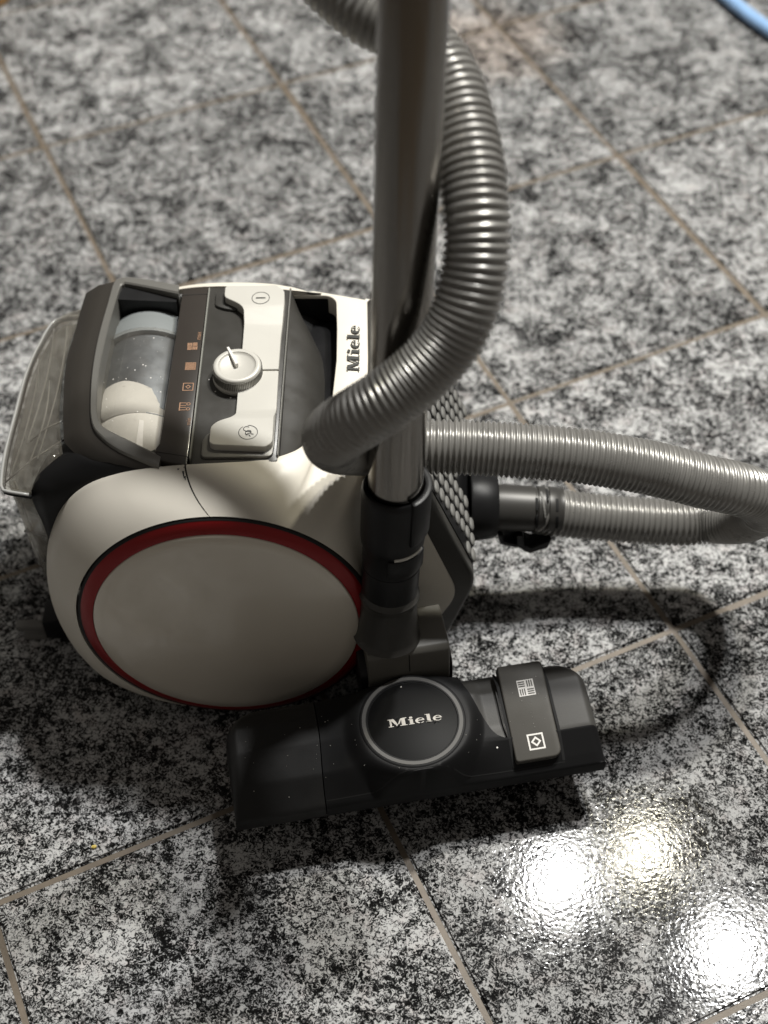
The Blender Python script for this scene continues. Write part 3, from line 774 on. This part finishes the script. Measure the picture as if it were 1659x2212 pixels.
# inner dark works of the bin
P_('bin_core', prism(rpoly([(-.165, .70), (-.236, .715), (-.240, .76), (-.241, .83), (-.232, .868), (-.165, .868)], .01), (0, 0, 0), (1, 0, 0), (0, 1, 0), (0, 0, 1), .05, .165), 'frame_wall', bevel=.003)
# cyclone drum under the clear window, axis across the machine
dx_, dzc = -.1870, .1900
P_('cyclone_drum', lathe((dx_, .7580, dzc), (0, 1, 0), [(0, .0395), (.0820, .0395), (.084, .0390)], 64), 'steel_drum', autos=40)
P_('drum_cap', lathe((dx_, .8360, dzc), (0, 1, 0), [(0, .0436), (.014, .0436), (.018, .0415), (.026, .0405), (.026, .02)], 64), 'grey_cap', autos=40)
P_('filter', merge(lathe((dx_, .7000, dzc), (0, 1, 0), [(0, .0405), (.046, .0412), (.050, .0408), (.0505, .036)], 64), lathe((dx_ - .0050, .7480, dzc + .0042), (0, 1, 0), [(0, .0384), (.014, .0382), (.028, .0370), (.038, .0340), (.045, .0285), (.049, .0190), (.050, .006)], 64)), 'filter_cloth', smooth=True)
ws_ = lathe((dx_, .7045, dzc), (0, 1, 0), [(0, .0474), (.128, .0474), (.132, .0462)], 48, cap=False)
P_('drum_window', ws_, 'clear_window', smooth=True)
rs = random.Random(11); sp = []
for k in range(70):
    a = radians(rs.uniform(20, 150)); yy = rs.uniform(.712, .832); r = rs.choice((.00022, .0003, .0004, .0006))
    c = Vector((dx_ + .0476 * cos(a), yy, dzc + .0476 * sin(a))); sp.append(lathe(c, (cos(a), rs.uniform(-.2, .2), sin(a)), [(-.0001, r * .6), (.0001, r), (.0003, r * .3)], 6))
q_ = P_('dust_speck', merge(*sp), 'white_print'); q_["kind"] = "stuff"
fl_ = []
for yy in (.7080, .7480): fl_.append(lathe((dx_, yy, dzc), (0, 1, 0), [(0, .0412), (.0012, .0412)], 48))
P_('filter_band', merge(*fl_), 'grey_cap', autos=40)
P_('filter_label', prism([(.7085, 0), (.7400, 0), (.7400, .0170), (.7085, .0170)], (-.1835, 0, .2312), (0, 1, 0), (1, 0, -.42), (.42, 0, 1), 0, .0006), 'white_print')
# dark cradle round the drum
P_('drum_cradle', merge(prism([(-.2160, .698), (-.2120, .698), (-.2120, .884), (-.2160, .884)], (0, 0, 0), (1, 0, 0), (0, 1, 0), (0, 0, 1), .15, .214),
                        prism([(-.215, .866), (-.165, .862), (-.165, .866), (-.215, .884)], (0, 0, 0), (1, 0, 0), (0, 1, 0), (0, 0, 1), .15, .2395),
                        prism([(-.215, .690), (-.165, .690), (-.165, .880), (-.215, .880)], (0, 0, 0), (1, 0, 0), (0, 1, 0), (0, 0, 1), .14, .152)), 'black_plastic')

# underbody, rear castor and its two pale ribs
ub = rpoly([(-.235, .17), (-.248, .12), (-.240, .05), (-.205, .022), (-.04, .016), (.03, .018), (.04, .05), (.02, .20), (-.02, .215), (-.16, .20)], .01)
P_('underbody', prism(ub, (0, 0, 0), (1, 0, 0), (0, 0, 1), (0, 1, 0), .6860, 2 * YC - .6860), 'black_plastic', bevel=.004)
for z0, x0 in ((.0142, -.3139), (.0008, -.3100)):
    P_('castor_prong', prism([(x0, z0), (-.2900, z0), (-.2900, z0 + .0060), (x0, z0 + .0060)], (0, 0, 0), (1, 0, 0), (0, 0, 1), (0, 1, 0), .700, .708), 'grille_plastic', bevel=.0008)
P_('castor_bracket', prism([(-.2910, .001), (-.235, .001), (-.235, .040), (-.2910, .026)], (0, 0, 0), (1, 0, 0), (0, 0, 1), (0, 1, 0), .700, .726), 'black_plastic', bevel=.003)
P_('castor', lathe((-.243, .700, .017), (0, 1, 0), [(0, .014), (.002, .0165), (.016, .0165), (.018, .014)], 32), 'tyre', autos=40)

# ------------------------------------------------------------------ wand with floor head
YAW = radians(9.9); O2 = Vector((.02454, .52116, 0))
wand = thing('floor_head_wand', 'steel tube standing in a black floor head with round badge, before the canister', 'vacuum wand', O2, YAW)
MW = wand.matrix_world @ Matrix.Translation((0, 0, .038)) @ Matrix.Scale(.9624, 4)
def Lw(vf): return [MW @ Vector(p) for p in vf[0]], vf[1]
def N_p(name, vf, m, **k): V, F = Lw(vf); return obj(name, V, F, m, wand, **k)
def N_s(name, vf, m, parent, **k): V, F = Lw(vf); return sub(name, V, F, m, parent, wand, **k)
def ss(a, b_, v):
    t = min(1, max(0, (v - a) / (b_ - a))); return t * t * (3 - 2 * t)
U0, U1, VM = -.1440, .1500, .0895
BC = (.0030, .0455); BR = .0402; BZ = .0490
PROF = [(0, .0190), (.006, .0235), (.023, .0350), (.026, .0362), (.062, .0440), (.066, .0445), (.080, .0400), (.0895, .0340)]
PROFL = [(0, .0200), (.020, .0345), (.045, .0425), (.066, .0440), (.080, .0400), (.0895, .0340)]
def vmax(u):
    r = .030
    d = min(u - U0, U1 - u)
    if d >= r: return VM
    return VM - r + sqrt(max(0, r * r - (r - d) ** 2))
def ztop(u, v):
    zl, zr = lerp_tab(PROFL, v), lerp_tab(PROF, v)
    z = zl + (zr - zl) * ss(.03, .07, u)
    # raised centre that carries the badge
    d = sqrt((u - BC[0]) ** 2 + (v - BC[1]) ** 2)
    hump = BZ * (1 - ss(BR + .0035, BR + .020, d)) if False else 0
    t = 1 - ss(BR + .0030, BR + .0170, d)
    z = z + (BZ - z) * t if BZ > z else z
    # centre block bulges forward left of the badge
    t2 = (1 - ss(.028, .075, abs(u - BC[0]))) * ss(.0, .02, v) * .5
    z += (BZ - z) * t2 if BZ > z else 0
    return z
def ztop_shelf(u, v):
    z = lerp_tab(PROF, v)
    sc_ = ss(.054, .064, u) * (1 - ss(.078, .080, u)) * ss(.024, .040, v) * (1 - ss(.070, .086, v))
    z -= .0030 * sc_
    return z
def edge_z(u, v, z):
    r = .030
    ds = min(u - U0, U1 - u)
    if ds < r and v > VM - r: db = r - sqrt((r - ds) ** 2 + (v - (VM - r)) ** 2)
    else: db = min(ds, VM - v)
    e = min(1, max(0, db / .0085)); e = sqrt(max(0, 1 - (1 - e) ** 2))
    return .014 + (z - .014) * (.30 + .70 * e)
HB = catmull([Vector((u, v, 0)) for u, v in ((.0460, .0895), (.0490, .0760), (.0540, .0600), (.0585, .0450), (.0640, .0320), (.0700, .0262), (.0780, .0242), (.0900, .0240), (.1500, .0240))], 10)
def hood_v(u):
    if u <= HB[0].x: return 1.
    for a, b_ in zip(HB, HB[1:]):
        if a.x <= u <= b_.x: return a.y + (b_.y - a.y) * (u - a.x) / max(1e-9, b_.x - a.x)
    return .024
def drop(u): return .0034 * (1 - ss(.080, .142, u)) + .0005
def nose(u): return [(u, .0015, .0035), (u, -.0004, .0045), (u, -.0014, .0165), (u, -.0009, .0182)]
def us(a, b_, n): return [a + (b_ - a) * k / n for k in range(n + 1)]
def closed(rows):
    V, F = grid(rows); n = len(rows[0]); F.append(tuple(range(n))); F.append(tuple(range((len(rows) - 1) * n + n - 1, (len(rows) - 1) * n - 1, -1))); return V, F
SEAMU = -.0735
# left end cap
rows = []
for u in us(U0 + 1e-5, SEAMU - .0004, 50):
    vm = vmax(u); sk = .0035 * ss(0, .06, 0)
    rows.append(nose(u) + [(u + .0035 * (u - U0) / (SEAMU - U0) * ss(0, .06, vm * k / 50), vm * k / 50, edge_z(u, vm * k / 50, ztop(u, vm * k / 50))) for k in range(51)] + [(u, vm + .0002, .012), (u, vm - .001, .0045)])
body = N_p('nozzle_body', closed(rows), 'nozzle_plastic', autos=38)
# black hood with the badge, running out to the right along the front
rows = []
for u in us(SEAMU + .0004, .0455, 60) + [p.x for p in HB[1:-11]] + us(.0905, U1 - 1e-5, 40):
    vm = min(vmax(u), hood_v(u)); k0 = .0035 * (1 - ss(SEAMU, 0, u))
    row = nose(u)
    for k in range(51):
        v = vm * k / 50; z = ztop(u, v)
        row.append((u + k0 * ss(0, .06, v), v, edge_z(u, v, z)))
    last = row[-1]
    row += [(last[0], last[1] + .0012, last[2] - .0012 - .4 * drop(u)), (last[0], last[1] + .0020, last[2] - .0062), (u, vm, .0045)]
    rows.append(row)
N_s('hood', closed(rows), 'hood_black', body, autos=38)
# lower shelf behind the hood, either side of the pedal
rows = []
for u in [p.x for p in HB[2:-11]] + us(.0905, U1 - 2e-5, 40):
    vm = vmax(u); v0 = max(0.0, hood_v(u) - .001); v0 = min(v0, vm - .002)
    row = [(u, v0, .006)]
    for k in range(41):
        v = v0 + (vm - v0) * k / 40
        row.append((u, v, edge_z(u, v, ztop_shelf(u, v)) - drop(u)))
    rows.append(row + [(u, vm + .0002, .010), (u, vm - .001, .0045)])
N_s('shelf', closed(rows), 'shelf_plastic', body, autos=38)
N_p('nozzle_sole', prism(rpoly([(U0 + .022, .024), (U1 - .022, .024), (U1 - .022, .075), (U0 + .022, .075)], .01), (0, 0, 0), (1, 0, 0), (0, 1, 0), (0, 0, 1), -.0390, .010), 'black_plastic')
# seam lines in the top cover: thin dark gaps following the surface
def surf(u, v, h=.0002): return Vector((u, v, ztop(u, v) + h))
def ribbon(pts, wdt):
    L3, R3 = [], []
    for i, (u, v) in enumerate(pts):
        a = Vector(pts[max(i - 1, 0)]); b2 = Vector(pts[min(i + 1, len(pts) - 1)]); t = (b2 - a).normalized(); nrm = Vector((-t.y, t.x)) * wdt / 2
        L3.append(surf(u + nrm.x, v + nrm.y)); R3.append(surf(u - nrm.x, v - nrm.y))
    return grid([L3, R3])
N_s('cover_seam', ribbon([(-.0725 + .19 * k / 30, .0030) for k in range(31)], .0007), 'dark_void', body, smooth=True)
# badge: dark collar, printed ring, glossy disc, letters
bz = BZ
bd = N_p('badge', lathe((BC[0], BC[1], bz - .004), (0, 0, 1), [(0, BR + .0016), (.0042, BR + .0016), (.0047, BR + .0008), (.0048, .0400), (.0048, .0357), (.0041, .0352), (.0041, .001)], 96), 'hood_black', autos=40)
N_s('badge_face', lathe((BC[0], BC[1], bz), (0, 0, 1), [(-.001, .0349), (.0001, .0349), (.0002, .0345), (.0002, .0005)], 96), 'gloss_black', bd, autos=40)
N_s('badge_ring', lathe((BC[0], BC[1], bz + .00065), (0, 0, 1), [(0, .0398), (.0005, .0396), (.0005, .0367), (0, .0365)], 96, cap=False), 'ring_print', bd, autos=40)
ww = .0425; s_ = ww / WORD_W
letters = word()
worn = []
rw = random.Random(5)
for p in letters: worn.append(p)
N_s('badge_lettering', flat([[(x, y * .68) for x, y in p] for p in ortho(worn, s_, -ww / 2 + .002, -.0052)], (BC[0], BC[1], bz + .0003), (1, -.02, 0), (.02, 1, 0), .0002), 'silver_print', bd)
sc2 = []
for k in range(9):
    x = rw.uniform(-.0205, .022); y = rw.uniform(-.005, .0045); l = rw.uniform(.0012, .003); a = rw.uniform(-.5, .9)
    if k < 4: x = rw.uniform(.010, .021)
    dx, dy = cos(a) * l, sin(a) * l
    sc2.append([(x - dx, y - dy), (x + dy * .25 + .0003, y - dx * .12), (x + dx, y + dy), (x - dy * .25, y + dx * .18)])
N_s('badge_scratch', flat(sc2, (BC[0], BC[1], bz + .0003), (1, 0, 0), (0, 1, 0), .0012), 'gloss_black', bd)
N_s('badge_dot', lathe((BC[0] - .003, BC[1] + .0318, bz + .0003), (0, 0, 1), [(0, .0007), (.0002, .0006)], 12), 'silver_print', bd)
sp = []
for k in range(46):
    u, v = rw.uniform(U0 + .012, .062), rw.uniform(.006, .070); r = rw.choice((.00018, .00022, .0003, .0004))
    if (u - BC[0]) ** 2 + (v - BC[1]) ** 2 < .0425 ** 2: continue
    sp.append(lathe(surf(u, v, 0), (rw.uniform(-.2, .2), -.2, 1), [(-.0004, r), (.0004, r), (.0007, r * .4)], 6))
for k in range(14):
    u, l = rw.uniform(.080, .113), rw.uniform(.004, .076); r = rw.choice((.00018, .00025, .0003))
    sp.append(lathe(Vector((u, .0045 + l * .9694, .0305 + l * .2455)), (0, -.27, 1), [(-.0004, r), (.0003, r), (.0005, r * .4)], 6))
q_ = N_s('dust_speck', merge(*sp), 'silver_plastic', body); q_["kind"] = "stuff"
# pedal
pu0, pu1, pv0, pv1 = .0778, .1150, .0045, .0815
pa = Vector((0, pv0, .0305)); pb = Vector((0, pv1, .0500)); pdv = (pb - pa); pl = pdv.length; pdv.normalize(); pn = Vector((0, -pdv.z, pdv.y))
po = rpoly([(pu0, 0), (pu1, 0), (pu1 + .0005, pl), (pu0 + .001, pl)], [.003, .0075, .004, .002])
ped = N_p('foot_pedal', prism(po, pa, (1, 0, 0), pdv, pn, -.011, 0), 'pedal_plastic', bevel=.0013, seg=3)
def pedprint(u, l, polys, m='white_print'): N_s('symbol', flat(polys, pa + Vector((u, 0, 0)) + pdv * l, (1, 0, 0), pdv, .0001), m, ped)
hh = .0067
pedprint(.0985, .0585, [R4(-hh, -hh, hh, hh)])
pq_ = []
for qx in (-1, 0):
    for qy in (-1, 0):
        g_ = .0054; o_ = .0006
        for i in range(3):
            a, b_ = (i + .22) / 3, (i + .72) / 3
            x0, y0 = qx * (g_ + o_) + (o_ if qx == 0 else o_ * 0) , qy * (g_ + o_) + (o_ if qy == 0 else 0)
            if (qx + qy) % 2 != 0: pq_.append(R4(x0, y0 + a * g_, x0 + g_, y0 + b_ * g_))
            else: pq_.append(R4(x0 + a * g_, y0, x0 + b_ * g_, y0 + g_))
N_s('symbol', flat(pq_, pa + Vector((.0985, 0, 0)) + pdv * .0585, (1, 0, 0), pdv, .0003), 'pedal_plastic', ped)
d2 = []
for k in range(4):
    a0, a1 = k * pi / 2, (k + 1) * pi / 2
    d2.append([(.0042 * cos(a0), .0042 * sin(a0)), (.0042 * cos(a1), .0042 * sin(a1)), (.0023 * cos(a1), .0023 * sin(a1)), (.0023 * cos(a0), .0023 * sin(a0))])
pedprint(.0967, .0140, frame_sq(.0065, .0013) + d2)
N_s('indicator_dot', lathe(surf(.0655, .0185, 0), (0, -.3, 1), [(0, .0008), (.0004, .0007)], 12), 'white_print', body)
# dark gaps either side of the pedal
N_s('pedal_gap', merge(ribbon([(pu0 - .0012, .004 + .078 * k / 20) for k in range(21)], .0022), ribbon([(pu1 + .0016, .004 + .078 * k / 20) for k in range(21)], .0022)), 'dark_void', body)
# swivel block behind the badge
bp2 = [(.0885, .030), (.0895, .0500), (.0928, .0700), (.0960, .0735), (.1160, .0745), (.1350, .0735), (.1370, .030)]
blk = N_p('swivel_block', prism(bp2, (0, 0, 0), (0, 1, 0), (0, 0, 1), (1, 0, 0), -.0240, .0425), 'block_plastic', bevel=.0016, seg=3)
N_s('block_joint', prism([(.0893, .0510), (.0927, .0695), (.0934, .0695), (.0900, .0510)], (0, 0, 0), (0, 1, 0), (0, 0, 1), (1, 0, 0), .0090, .0098), 'dark_void', blk)
N_p('swivel_axle', prism(rpoly([(.0870, .008), (.1340, .008), (.1340, .060), (.0930, .050)], .006), (0, 0, 0), (0, 1, 0), (0, 0, 1), (1, 0, 0), -.0300, .0455), 'black_plastic', bevel=.001)

# upright neck, locking collar and tube
TA = Vector((.0015, .6290, .1090)); TB = Vector((.0085, .648, .269)); td = (TB - TA).normalized()
TD2 = (Vector((.0184, .687, .606)) - TB).normalized()
neck = obj('neck', *lathe(TA, td, [(0, .0262), (.0025, .0246), (.006, .0238), (.020, .0224), (.037, .0211), (.0425, .0219), (.044, .0227), (.0458, .0227), (.0468, .0217), (.052, .0205)], 64), 'charcoal_plastic', wand, autos=40)
D0 = -.0490
col = obj('locking_collar', *lathe(TA, td, [(a + D0, b_) for a, b_ in [(.094, .0205), (.103, .0212), (.126, .0214), (.1265, .0208), (.1272, .0214), (.148, .0216), (.150, .0228), (.156, .0234), (.196, .0238), (.2000, .0236), (.2015, .0226), (.2010, .0204), (.19, .0200)]], 72, cap=False), 'black_plastic', wand, autos=36)
cx_, cy_, cd_ = frame_of(td)
# release button: a dark tongue and a ledge coloured silver for its highlight, on the front right of the collar
def arc_patch(s0, s1, r0, r1, a0, a1, n=14):
    P = []
    for i in range(n + 1):
        a = radians(a0 + (a1 - a0) * i / n); dr = Vector((cos(a), sin(a), 0))
        P.append([TA + td * s0 + dr * r0, TA + td * s0 + dr * r1, TA + td * s1 + dr * r1, TA + td * s1 + dr * r0])
    V, F = grid(P, closed_v=True); F.append((0, 1, 2, 3)); k = n * 4; F.append((k + 3, k + 2, k + 1, k)); return V, F
rb_ = sub('release_button', *arc_patch(.134 + D0, .1515 + D0, .019, .0242, 262, 340), 'black_plastic', col, wand, bevel=.0007)
sub('button_ledge', *arc_patch(.1517 + D0, .1545 + D0, .019, .0238, 272, 332), 'silver_plastic', col, wand, bevel=.0007)
sub('collar_clip', *arc_patch(.164 + D0, .205 + D0, .0205, .0258, -62, 40), 'black_plastic', col, wand, bevel=.0016)
T3 = Vector((.0184, .687, .606)) + TD2 * .25
tube = obj('suction_tube', *lathe(TB - TD2 * .085, TD2, [(0, .0193), (.70, .0193)], 96), 'brushed_tube', wand, autos=40)

# ------------------------------------------------------------------ small things at the edges of the picture
def blue_hose():
    P = catmull([Vector(p) for p in ((.36, 1.90, .012), (.405, 1.80, .012), (.4455, 1.705, .012), (.484, 1.628, .012), (.54, 1.55, .012), (.62, 1.47, .012))], 8)
    return sweep(P, lambda i: .0085, 16)
V, F = blue_hose()
bh = obj('blue_hose', V, F, 'blue_plastic', None, smooth=True)
bh["label"] = "bright blue plastic hose curving across the far upper right corner of the floor"; bh["category"] = "hose"
wl_ = lathe((-.511, 1.722, 0), (0, 0, 1), [(0, .022), (.004, .026), (.25, .030), (.40, .032)], 32)
V, F = wl_
lg = obj('wooden_leg', V, F, 'brown_wood', None, autos=40)
lg["label"] = "tan wooden furniture leg just showing in the far upper left corner"; lg["category"] = "furniture leg"
bm = bmesh.new(); bmesh.ops.create_icosphere(bm, subdivisions=1, radius=.0022)
for v in bm.verts: v.co = Vector((v.co.x * 1.3, v.co.y * .8, v.co.z * .7)) * random.uniform(.8, 1.15)
me = bpy.data.meshes.new('crumb'); bm.to_mesh(me); bm.free(); me.materials.append(MAT['crumb'])
cb = bpy.data.objects.new('crumb', me); cb.location = (-.2262, .5059, .0014); COL.objects.link(cb)
cb["label"] = "tiny yellow crumb on the tile left of the black floor head"; cb["category"] = "crumb"
